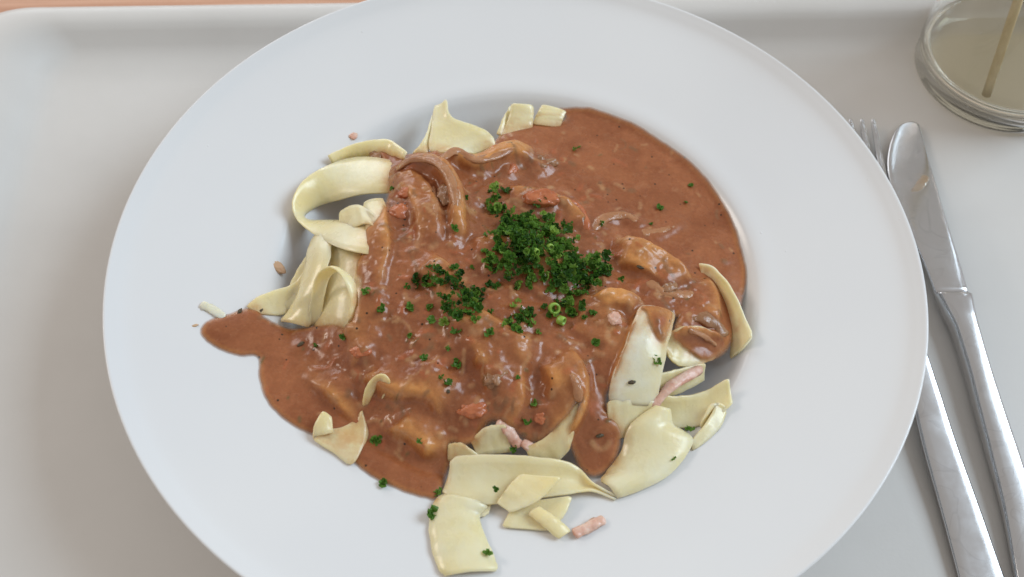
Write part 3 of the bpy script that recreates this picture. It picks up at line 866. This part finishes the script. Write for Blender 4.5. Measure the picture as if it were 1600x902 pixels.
keep = inside | near_out
use = np.zeros(XX.shape, bool)
cell = inside[:-1, :-1] | inside[1:, :-1] | inside[:-1, 1:] | inside[1:, 1:]
allk = keep[:-1, :-1] & keep[1:, :-1] & keep[:-1, 1:] & keep[1:, 1:]
cell &= allk
use[:-1, :-1] |= cell; use[1:, :-1] |= cell; use[:-1, 1:] |= cell; use[1:, 1:] |= cell
VX, VY, VZ = XX.copy(), YY.copy(), TOP.copy()
VX[~inside] = NEAR[..., 0][~inside]; VY[~inside] = NEAR[..., 1][~inside]; VZ[~inside] = edge_z[~inside]
idx = -np.ones(XX.shape, int); idx[use] = np.arange(use.sum())
SV = np.stack([VX[use], VY[use], VZ[use]], 1)
jj, ii = np.nonzero(cell)
SF = np.stack([idx[jj, ii], idx[jj, ii + 1], idx[jj + 1, ii + 1], idx[jj + 1, ii]], 1)
me = mesh_from("sauce", SV, SF.tolist())
thin = np.clip((RAS - (BASE + 0.0012)) / 0.0045, 0, 1)
thin = blur(thin * np.clip(1.6 * vnoise(13, 21) + 0.45, 0, 1), 1.3)
rimthin = np.clip(1 - D / 0.0026, 0, 1) * 0.75
crest = np.clip((blur(R0, 0.5) - blur(R0, 2.4) - 0.00022) / 0.0008, 0, 1) * heapness
tv = np.clip(thin * 0.6 + rimthin + 0.65 * crest, 0, 1)[use]
fl = np.clip((D - 0.0001) / 0.0016, 0, 1) ** 0.8 * np.clip(0.9 + 0.35 * vnoise(4, 31) + D / 0.003, 0.3, 1)
fa = me.attributes.new('film', 'FLOAT', 'POINT'); fa.data.foreach_set('value', np.where(inside, fl, 0)[use].astype(np.float32))
ba = me.attributes.new('bits', 'FLOAT_COLOR', 'POINT')
ba.data.foreach_set('color', np.concatenate([BITC[use], BITF[use][:, None]], 1).astype(np.float32).ravel())
at_ = me.attributes.new('thin', 'FLOAT', 'POINT'); at_.data.foreach_set('value', tv.astype(np.float32))
so = link("sauce", me, M_SAUCE)
tag(so, "brown creamy sauce poured over the noodles and pooled in the well", "sauce", None, "stuff")
TOPV = np.where(inside, TOP, -1.0)
TOPV = np.maximum(TOPV, R0)
fTOP = sample(TOPV)

# noodles carry a stain where the sauce touches them
fD, fIN = sample(D), sample(inside.astype(float))
for o in [o for o in bpy.data.objects if o.name.startswith('noodle')]:
    co = np.empty(len(o.data.vertices) * 3, np.float32); o.data.vertices.foreach_get('co', co)
    co = co.reshape(-1, 3) + np.array(o.location)
    dz = co[:, 2] - fTOP(co[:, 0], co[:, 1]); d_ = fD(co[:, 0], co[:, 1]); in_ = fIN(co[:, 0], co[:, 1])
    st = np.where(in_ > 0.5, np.clip(1 - dz / 0.003, 0, 1), np.exp(-d_ / 0.0016) * np.clip(1.5 - np.abs(dz) / 0.004, 0, 1)) * 0.75
    a_ = o.data.attributes.new('stain', 'FLOAT', 'POINT'); a_.data.foreach_set('value', np.clip(st, 0, 1).astype(np.float32))

# ------------------------------------------------------------------ parsley
def leaf(seed, r=1.0):
    """One crinkled curly parsley scrap, unit radius: a few frilled lobes on a short stalk."""
    g = random.Random(seed); V, F = [], []
    nl_ = g.choice((3, 4, 5, 5))
    a0 = g.uniform(0, 6.28)
    for q in range(nl_):
        a = a0 + q * 6.28 / nl_ + g.uniform(-.35, .35); ln = g.uniform(0.65, 1.1); wd = g.uniform(0.30, 0.5); lift = g.uniform(-0.15, 0.75)
        d = Vector((math.cos(a), math.sin(a), 0)); s = Vector((-d.y, d.x, 0)); b0 = len(V)
        rows = 5
        for i in range(rows):
            e_ = i / (rows - 1); w2 = wd * (0.16 + math.sin(min(1, e_ * 1.08) * math.pi * 0.8)) * (1 + 0.35 * g.uniform(-1, 1))
            cz = lift * e_ + 0.14 * g.uniform(-1, 1)
            for j in (-1, 0, 1):
                V.append(d * ln * e_ * (1 - 0.13 * abs(j) * e_) + s * (j * w2) + Vector((g.uniform(-.05, .05), g.uniform(-.05, .05), cz + abs(j) * g.uniform(-0.1, 0.42))))
        for i in range(rows - 1):
            for j in range(2):
                F.append((b0 + i * 3 + j, b0 + i * 3 + j + 1, b0 + i * 3 + 4 + j, b0 + i * 3 + 3 + j))
    return [v_ * r for v_ in V], F


LEAVES = []
for k in range(10):
    V, F = leaf(100 + k)
    V2 = [v_ + Vector((0, 0, -0.09)) for v_ in V]      # a little thickness
    n0 = len(V)
    me = mesh_from("parsley_leaf", [tuple(v_ * 0.001) for v_ in V + V2], F + [tuple(n0 + q for q in reversed(f)) for f in F], False)
    t_ = me.attributes.new('tone', 'FLOAT', 'POINT'); t_.data.foreach_set('value', [0.35 + 0.3 * R_.random()] * (2 * n0))
    me.materials.append(M_LEAF); LEAVES.append(me)


def flake(px, py, s, label=None, h=0.3, fn=None, group="loose parsley flakes scattered on the dish"):
    P = (fn or on_top)(px, py, h)
    o = link("parsley_flake", LEAVES[R_.randrange(10)], None, None, P)
    o.rotation_euler = (R_.uniform(-.5, .5), R_.uniform(-.5, .5), R_.uniform(0, 6.28)); o.scale = (s, s, s * 0.9)
    tag(o, label or "loose dark green parsley flake scattered on the brown sauce", "parsley", group)


#@PARSLEY
for x, y, s, lb in (
        (570, 457, 2.0, 'parsley flake on the sauce closest to the right side of the arch noodle'),
        (595, 485, 2.0, 'parsley flake on the orange slope, next one inward from the flake beside the arch noodle'),
        (641, 480, 2.0, 'parsley flake just off the left edge of the thinner parsley patch'),
        (536, 527, 1.5, 'parsley flake in the brown sauce directly below the arch noodle'),
        (493, 541, 1.0, 'tiny parsley flake below the foot of the long left noodle'),
        (675, 502, 1.6, 'parsley flake touching the lower left edge of the thinner parsley patch'),
        (766, 521, 2.0, 'parsley flake lying left of the small lower parsley patch'),
        (710, 357, 1.8, 'parsley flake on the slope below the long curved onion slice'),
        (613, 296, 1.2, 'small parsley flake between the left noodle loop and the red tomato piece'),
        (728, 310, 1.4, 'small parsley flake close to the lower end of the long curved onion slice'),
        (758, 368, 1.2, 'small parsley flake just left of the upper part of the main heap'),
        (970, 437, 1.5, 'parsley flake alone just right of the main parsley heap'),
        (930, 535, 1.6, 'parsley flake in the sauce left of the broad upright noodle'),
        (925, 490, 1.9, 'dark parsley flake below the right arm of the main heap, near the pink cube'),
        (672, 480, 1.8, 'parsley flake half merged with the left side of the thinner parsley patch'),
        (640, 525, 1.2, 'small parsley flake below and left of the thinner parsley patch'),
        (700, 600, 1.6, 'lowest parsley flake of the loose cluster below the thinner patch'),
        (715, 570, 2.0, 'largest parsley flake of the loose cluster below the thinner patch'),
        (690, 590, 1.2, 'smallest parsley flake of the loose cluster below the thinner patch'),
        (662, 560, 1.7, 'parsley flake above and left of the loose cluster of three flakes'),
        (834, 632, 1.8, 'upper flake of the parsley pair near the white noodle wedge'),
        (820, 660, 2.0, 'lower flake of the parsley pair above the hanging ham strip'),
        (808, 590, 1.0, 'tiny parsley flake beside the mushroom piece below the parsley'),
        (762, 395, 1.2, 'small parsley flake between the main heap and the thinner patch'),
        (650, 440, 1.6, 'parsley flake just above the left end of the thinner patch'),
        (712, 520, 2.0, 'parsley flake under the bottom edge of the thinner patch'),
        (700, 545, 1.3, 'small parsley flake a little below the thinner patch'),
        (655, 690, 1.2, 'small parsley flake in the sauce above its near edge at the lower left'),
        (940, 350, 1.7, 'parsley flake on the pale onion slice in the sauce pool'),
        (905, 230, 0.9, 'small right flake of the touching pair in the far part of the sauce pool'),
        (898, 233, 1.1, 'left flake of the touching pair in the far part of the sauce pool'),
        (1080, 290, 1.2, 'parsley flake farthest right in the smooth sauce pool'),
        (1032, 325, 1.5, 'largest loose parsley flake in the middle of the sauce pool'),
        (1072, 317, 1.0, 'small parsley flake near the outer border of the sauce pool'),
        (1018, 350, 0.9, 'tiny parsley flake between the two onion slices in the pool'),
        (822, 490, 1.5, 'parsley flake lying on top of the small lower parsley patch'),
):
    flake(x, y, s, lb)
flake(587, 688, 2.6, "dark parsley flake beside the curled noodle on the lower left rim")
flake(600, 755, 2.0, "parsley flake at the near edge of the sauce, on its thin border")
flake(684, 770, 2.0, "parsley flake where the sauce meets the wide bottom noodle")
flake(674, 803, 2.9, "bright parsley sprig on the left edge of the hanging noodle", 1.8, on0)
flake(762, 865, 1.7, "small parsley flake near the end of the hanging noodle", 2.4, on0)
flake(1025, 565, 2.0, "parsley flake on the right edge of the broad upright noodle", 4.4, on0)
flake(1077, 671, 2.0, "parsley flake in the crease before the small closed loop", 2.5, on0)
flake(1052, 718, 1.1, "tiny parsley flake on the lower edge of the broad folded sheet", 2.6, on0)
flake(776, 766, 1.3, "pale green parsley flake on the wide bottom noodle beside the diagonal piece", 6, on0)
flake(804, 703, 1.4, "parsley flake tucked behind the wide bottom noodle", 1.0, on0)


def heap(name, poly, n, hmax, smin, smax, label, seed, dens=1.0):
    g = random.Random(seed); P = np.array([on_top(x, y)[:2] for x, y in poly]); c = P.mean(0)
    x0, y0 = P.min(0) - 0.004; x1, y1 = P.max(0) + 0.004
    V, F, T = [], [], []; made = 0
    while made < n:
        x, y = g.uniform(x0, x1), g.uniform(y0, y1)
        isin = in_poly(np.array([x]), np.array([y]), P)[0]; de = np.hypot(*(P - (x, y)).T).min()
        if not isin and (de > 0.004 or g.random() > 0.3): continue
        dd = 0.05 if not isin else min(np.hypot(*(P - (x, y)).T).min() / 0.007, 1)
        if g.random() > 0.35 + 0.65 * dd: continue
        z = float(fTOP(x, y)) + 0.0003 + hmax / 1000 * dd * g.random() ** 1.2
        V1, F1 = leaf(g.randrange(10 ** 6)); s = (smin + (smax - smin) * g.random() ** 1.6) / 1000
        M = Matrix.Rotation(g.uniform(0, 6.28), 3, 'Z') @ Matrix.Rotation(g.uniform(-1.0, 1.0), 3, 'X') @ Matrix.Rotation(g.uniform(-.8, .8), 3, 'Y')
        b = len(V); V += [M @ v_ * s + Vector((x, y, z)) for v_ in V1]; F += [tuple(b + q for q in f) for f in F1]
        tone = min(1, max(0, g.gauss(0.40, 0.27))); T += [tone] * len(V1); made += 1
    me_ = mesh_from(name, V, F, False)
    a_ = me_.attributes.new('tone', 'FLOAT', 'POINT'); a_.data.foreach_set('value', T)
    o = link(name, me_, M_LEAF)
    tag(o, label, "parsley", None, "stuff")


heap("parsley_heap", [(762, 325), (775, 303), (793, 318), (800, 345), (830, 328), (862, 328), (893, 350), (897, 380), (905, 398), (940, 394), (962, 408), (955, 425), (930, 440), (915, 470), (905, 498), (880, 492), (868, 470), (850, 440), (815, 450), (775, 440), (757, 425), (770, 390), (775, 365)],
     560, 5.0, 0.9, 2.5, "main heap of chopped curly parsley in the middle of the dish", 3)
heap("parsley_patch", [(642, 438), (665, 430), (700, 420), (725, 425), (728, 445), (760, 455), (745, 490), (715, 500), (690, 490), (688, 470), (670, 450)],
     95, 1.8, 0.9, 2.4, "thinner patch of chopped parsley left of the main heap", 4)
heap("parsley_patch", [(786, 490), (805, 484), (840, 488), (842, 500), (825, 514), (800, 506)],
     30, 1.0, 1.2, 2.1, "small parsley patch below the main heap", 5)
#@ENDPARSLEY


def chive(px, py, r, ln, rot, label, h=1.5):
    prof_c = [(r * 0.62, -ln / 2), (r * 0.62, ln / 2), (r * 0.85, ln / 2 + 0.1), (r, ln / 2 - 0.05), (r * 1.03, 0), (r, -ln / 2 + 0.05), (r * 0.85, -ln / 2 - 0.1), (r * 0.62, -ln / 2)]
    V, F = lathe(np.array(prof_c) / 1000, 24)
    o = link("chive_ring", mesh_from("chive_ring", V, F), M_CHIVE, None, on_top(px, py, h)); o.rotation_euler = rot
    tag(o, label, "chive", "chive rings on the parsley heap")


chive(866, 482, 1.9, 2.0, (0.75, 0.15, 0.2), "bright green chive ring with its open end facing up, below the heap", 1.8)
chive(877, 501, 1.5, 2.2, (1.3, 0.5, 0.9), "yellow green chive ring lying on its side beside the open ring", 1.2)
chive(860, 386, 1.1, 1.8, (0.9, 0.4, 0.1), "little green chive ring at the top of the parsley heap", 4.0)
chive(836, 392, 1.1, 2.6, (1.2, 0.2, 0.6), "pale green chive ring on the left slope of the parsley heap", 4.0)

# dark herb specks
for k, (x, y) in enumerate(((987, 598), (937, 681), (470, 538), (375, 487), (408, 486), (1000, 418), (700, 612))):
    blob("herb_speck", x, y, (2.6, 1.3, 0.9) if k < 6 else (1.5, 1.2, 0.7), M_PEPPER,
         ["dark herb speck on the broad upright noodle", "dark peppercorn flake in the lower right sauce stream", "dark herb speck in the sauce at the left", "dark herb sliver on the upper edge of the sauce tongue, nearest its tip",
          "dark herb sliver where the sauce tongue meets the heap", "dark herb flecks on the orange ridge right of the parsley heap", "dark herb speck in the sauce at the lower left centre"][k], "herb", R_.uniform(0, 3), 0.3, seed=30 + k, group="dark herb specks on the food",
         on=(lambda a, b, h: on0(a, b, 4.0)) if k == 0 else None)

# ------------------------------------------------------------------ cutlery
def sweep(stations, prof_fn):
    """stations: rows along y; prof_fn(i) -> closed list of (x, z); returns V, F."""
    V, F = [], []; k = None
    for i, y in enumerate(stations):
        pr = prof_fn(i); k = len(pr)
        V += [(x, y, z) for x, z in pr]
    for i in range(len(stations) - 1):
        for q in range(k):
            r = (q + 1) % k; F.append((i * k + q, i * k + r, (i + 1) * k + r, (i + 1) * k + q))
    F.append(tuple(range(k - 1, -1, -1))); F.append(tuple((len(stations) - 1) * k + q for q in range(k)))
    return V, F


def outline_solid(name, left, right, z, ht, org, yaw, mat, parent, ex=0.55, ez=0.7, k=22, flat=0.0):
    """A long solid between two edges; left/right rows (px, py), z and half thickness ht in mm per row."""
    n = 46
    s_ = np.linspace(0, 1, len(z)); t_ = np.linspace(0, 1, n)
    zz = np.interp(t_, s_, z) / 1000; hh = np.interp(t_, s_, ht) / 1000
    Lw = spline([at(x, y, q / 1000) for (x, y), q in zip(left, z)], n); Rw = spline([at(x, y, q / 1000) for (x, y), q in zip(right, z)], n)
    C = (Lw + Rw) / 2; Hv = (Rw - Lw) / 2
    V, F = [], []
    cy, sy = math.cos(-yaw), math.sin(-yaw)
    for i in range(n):
        for a_ in np.linspace(0, 2 * math.pi, k, endpoint=False):
            ca, sa = math.cos(a_), math.sin(a_)
            x = math.copysign(abs(ca) ** ex, ca)
            p = C[i] + Hv[i] * x; zt = zz[i] + hh[i] * math.copysign(abs(sa) ** ez, sa) - flat * hh[i] * x * x
            q = p - org
            V.append((q[0] * cy - q[1] * sy, q[0] * sy + q[1] * cy, zt))
    for i in range(n - 1):
        for q in range(k):
            r = (q + 1) % k; F.append((i * k + q, i * k + r, (i + 1) * k + r, (i + 1) * k + q))
    F.append(tuple(range(k - 1, -1, -1))); F.append(tuple((n - 1) * k + q for q in range(k)))
    bmx = bmesh.new(); me_ = mesh_from(name, V, F); bmx.from_mesh(me_); bmesh.ops.recalc_face_normals(bmx, faces=bmx.faces); bmx.to_mesh(me_); bmx.free()
    return link(name, me_, mat, parent)


p0 = at(1489, 463, 0.0); p1 = at(1421, 192, 0.0)
KYAW = math.atan2(p1[1] - p0[1], p1[0] - p0[0]) - math.pi / 2; p0[2] = 0
kn = empty("table_knife", p0, KYAW)
tag(kn, "stainless steel table knife lying right of the fork", "knife")
outline_solid("blade", [(1419, 191.5), (1404, 198), (1395, 213), (1389, 232), (1386, 255), (1389, 281), (1402, 320), (1424, 370), (1444, 415), (1461, 461)],
              [(1425, 191), (1435, 195), (1441, 213), (1446, 234), (1452, 255), (1460, 281), (1471, 320), (1486, 370), (1500, 415), (1513, 461)],
              [2.2, 2.2, 2.3, 2.4, 2.6, 2.8, 3.3, 4.0, 4.6, 5.2], [.35, .6, .75, .85, .9, .95, 1.05, 1.15, 1.25, 1.35], p0, KYAW, M_STEEL, kn, 0.35, 0.45)
outline_solid("handle", [(1461, 461.5), (1464, 466), (1475, 490), (1488, 516), (1508, 579), (1524, 640), (1540, 700), (1565, 795), (1585, 899), (1597, 950), (1612, 985)],
              [(1514, 461.5), (1518, 467), (1523, 496), (1529, 520), (1546, 579), (1566, 640), (1587, 700), (1620, 795), (1658, 899), (1676, 950), (1672, 985)],
              [5.4, 5.4, 5.4, 5.3, 5.0, 4.6, 4.2, 3.5, 2.8, 2.5, 2.3], [2.6, 3.4, 3.8, 3.8, 3.7, 3.5, 3.3, 2.7, 2.1, 1.9, 1.2], p0, KYAW, M_STEEL, kn, 0.45, 0.5)

p0 = at(1555, 990, 0.0); p1 = at(1336, 190, 0.0); p0[2] = 0
FYAW = math.atan2(p1[1] - p0[1], p1[0] - p0[0]) - math.pi / 2
fk = empty("table_fork", p0, FYAW)
tag(fk, "stainless steel fork half hidden under the plate rim", "fork")
outline_solid("handle", [(1540, 1000), (1519, 985), (1510, 950), (1497, 902), (1470, 800), (1442, 700), (1424, 620), (1414, 557), (1398, 480), (1384, 430)],
              [(1580, 1000), (1600, 985), (1590, 950), (1568, 902), (1532, 800), (1496, 700), (1470, 620), (1449, 557), (1424, 480), (1406, 430)],
              [2.2, 2.2, 2.2, 2.3, 3.2, 4.6, 5.8, 6.4, 6.6, 6.4], [.8, 1.2, 1.3, 1.3, 1.4, 1.5, 1.5, 1.5, 1.5, 1.5], p0, FYAW, M_STEEL, fk, 0.4, 0.45)
outline_solid("fork_head", [(1384, 431), (1368, 405), (1349, 375), (1337, 345), (1332, 325)], [(1406, 431), (1410, 405), (1412, 375), (1404, 345), (1398, 325)],
              [6.4, 5.6, 4.2, 3.0, 2.6], [1.4, 1.2, 1.1, 1.0, 1.0], p0, FYAW, M_STEEL, fk, 0.4, 0.45)
for q in range(4):
    xt, xb = 1311 + 17.6 * q, 1340 + 17.2 * q
    rows = ((0.0, 6.4), (0.3, 6.0), (0.62, 5.4), (0.9, 4.3), (0.97, 3.3), (1.0, 1.6))
    ctr = [(xb + (xt - xb) * e_ ** 0.9, 329 + (187 - 329) * e_) for e_, _ in rows]
    outline_solid("tine", [(x - w, y) for (x, y), (_, w) in zip(ctr, rows)], [(x + w, y) for (x, y), (_, w) in zip(ctr, rows)],
                  [2.6, 2.2, 2.2, 3.2, 3.6, 3.8], [.95, .95, .9, .8, .65, .4], p0, FYAW, M_STEEL, fk, 0.6, 0.8, 14)

# tan reflection on the knife blade, painted as a thin translucent strip
def on_blade(px, py):
    return at(px, py, 0.0062)


M_REFLECTION, N, L, B = new_mat("reflection_film", (0.62, 0.42, 0.24), 0.08)
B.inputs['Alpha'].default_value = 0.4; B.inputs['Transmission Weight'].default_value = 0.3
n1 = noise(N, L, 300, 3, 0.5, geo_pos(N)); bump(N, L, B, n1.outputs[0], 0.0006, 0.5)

strip("blade_reflection", [(1417, 319, 0), (1428, 303, 0), (1439, 287, 0), (1449, 275, 0)], 3.6, 0.2, M_REFLECTION, "tan reflection on the blade of the knife, modelled as a thin streak", "reflection", fn=lambda x, y, h: at(x, y, 0.0040), seed=3)

# ------------------------------------------------------------------ glass with drink
GC = np.array([0.2145, 0.1360])
def glass():
    H = 0.098
    outer = spline(np.array([(0, 1.2), (24, 1.0), (30, 0.5), (33.5, 0.0), (36.2, 0.6), (37.6, 2.6), (38.0, 6), (38.0, 12), (38.6, 40), (39.4, 70), (40.1, 97)]) / 1000, 60)
    lip = np.array([(40.0, 98), (39.4, 98.3), (38.8, 98)]) / 1000
    inner = spline(np.array([(38.7, 97), (37.6, 60), (36.8, 25), (36.4, 12.5), (34.8, 9.0), (31, 7.4), (15, 7.0), (0, 7.0)]) / 1000, 50)
    V, F = lathe(np.vstack([outer, lip, inner]), 96)
    o = link("drinking_glass", mesh_from("drinking_glass", V, F), M_GLASS, None, (GC[0], GC[1], 0.0002))
    tag(o, "clear thick based drinking glass with a little pale drink left, cut by the corner", "glass")
    lv = 14.5
    dr = np.array([(0, 7.05), (15, 7.05), (31, 7.45), (34.7, 9.1), (36.3, 12.5), (36.4, lv - 0.6), (36.5, lv + 0.2), (35.8, lv - 0.15), (34, lv - 0.3), (0, lv - 0.3)]) / 1000
    V, F = lathe(dr, 96)
    o = link("drink", mesh_from("drink", V, F), M_JUICE, None, (GC[0], GC[1], 0.0002))
    tag(o, "shallow pale yellow drink left in the bottom of the glass", "drink")


glass()
a = at(1541, 149, 0.0125); b = at(1612, -60, 0.075)
d = b - a; b2 = a + d * 1.35
n, k = 12, 16
C = np.linspace(a, b2, n); t = d / np.linalg.norm(d); s = np.cross(t, (0, 0, 1.0)); s /= np.linalg.norm(s); nn = np.cross(s, t)
V = [C[i] + 0.0019 * (s * math.cos(2 * math.pi * j / k) + nn * math.sin(2 * math.pi * j / k)) for i in range(n) for j in range(k)]
F = [(i * k + j, i * k + (j + 1) % k, (i + 1) * k + (j + 1) % k, (i + 1) * k + j) for i in range(n - 1) for j in range(k)] + [tuple(range(k - 1, -1, -1)), tuple((n - 1) * k + j for j in range(k))]
tag(centred("stir_stick", V, F, M_STICK), "tan stick standing in the drink inside the glass", "stick")
for o in bpy.data.objects:      # let light be refracted through the glass on to the tray
    if o.name in ("drinking_glass", "drink"): o.cycles.is_caustics_caster = True
    if o.name == "tray": o.cycles.is_caustics_receiver = True
    if o.type == 'LIGHT': o.data.cycles.is_caustics_light = True
print("glass/stick", a, b, b2, "stick r at top", np.hypot(*(b2[:2] - GC)))
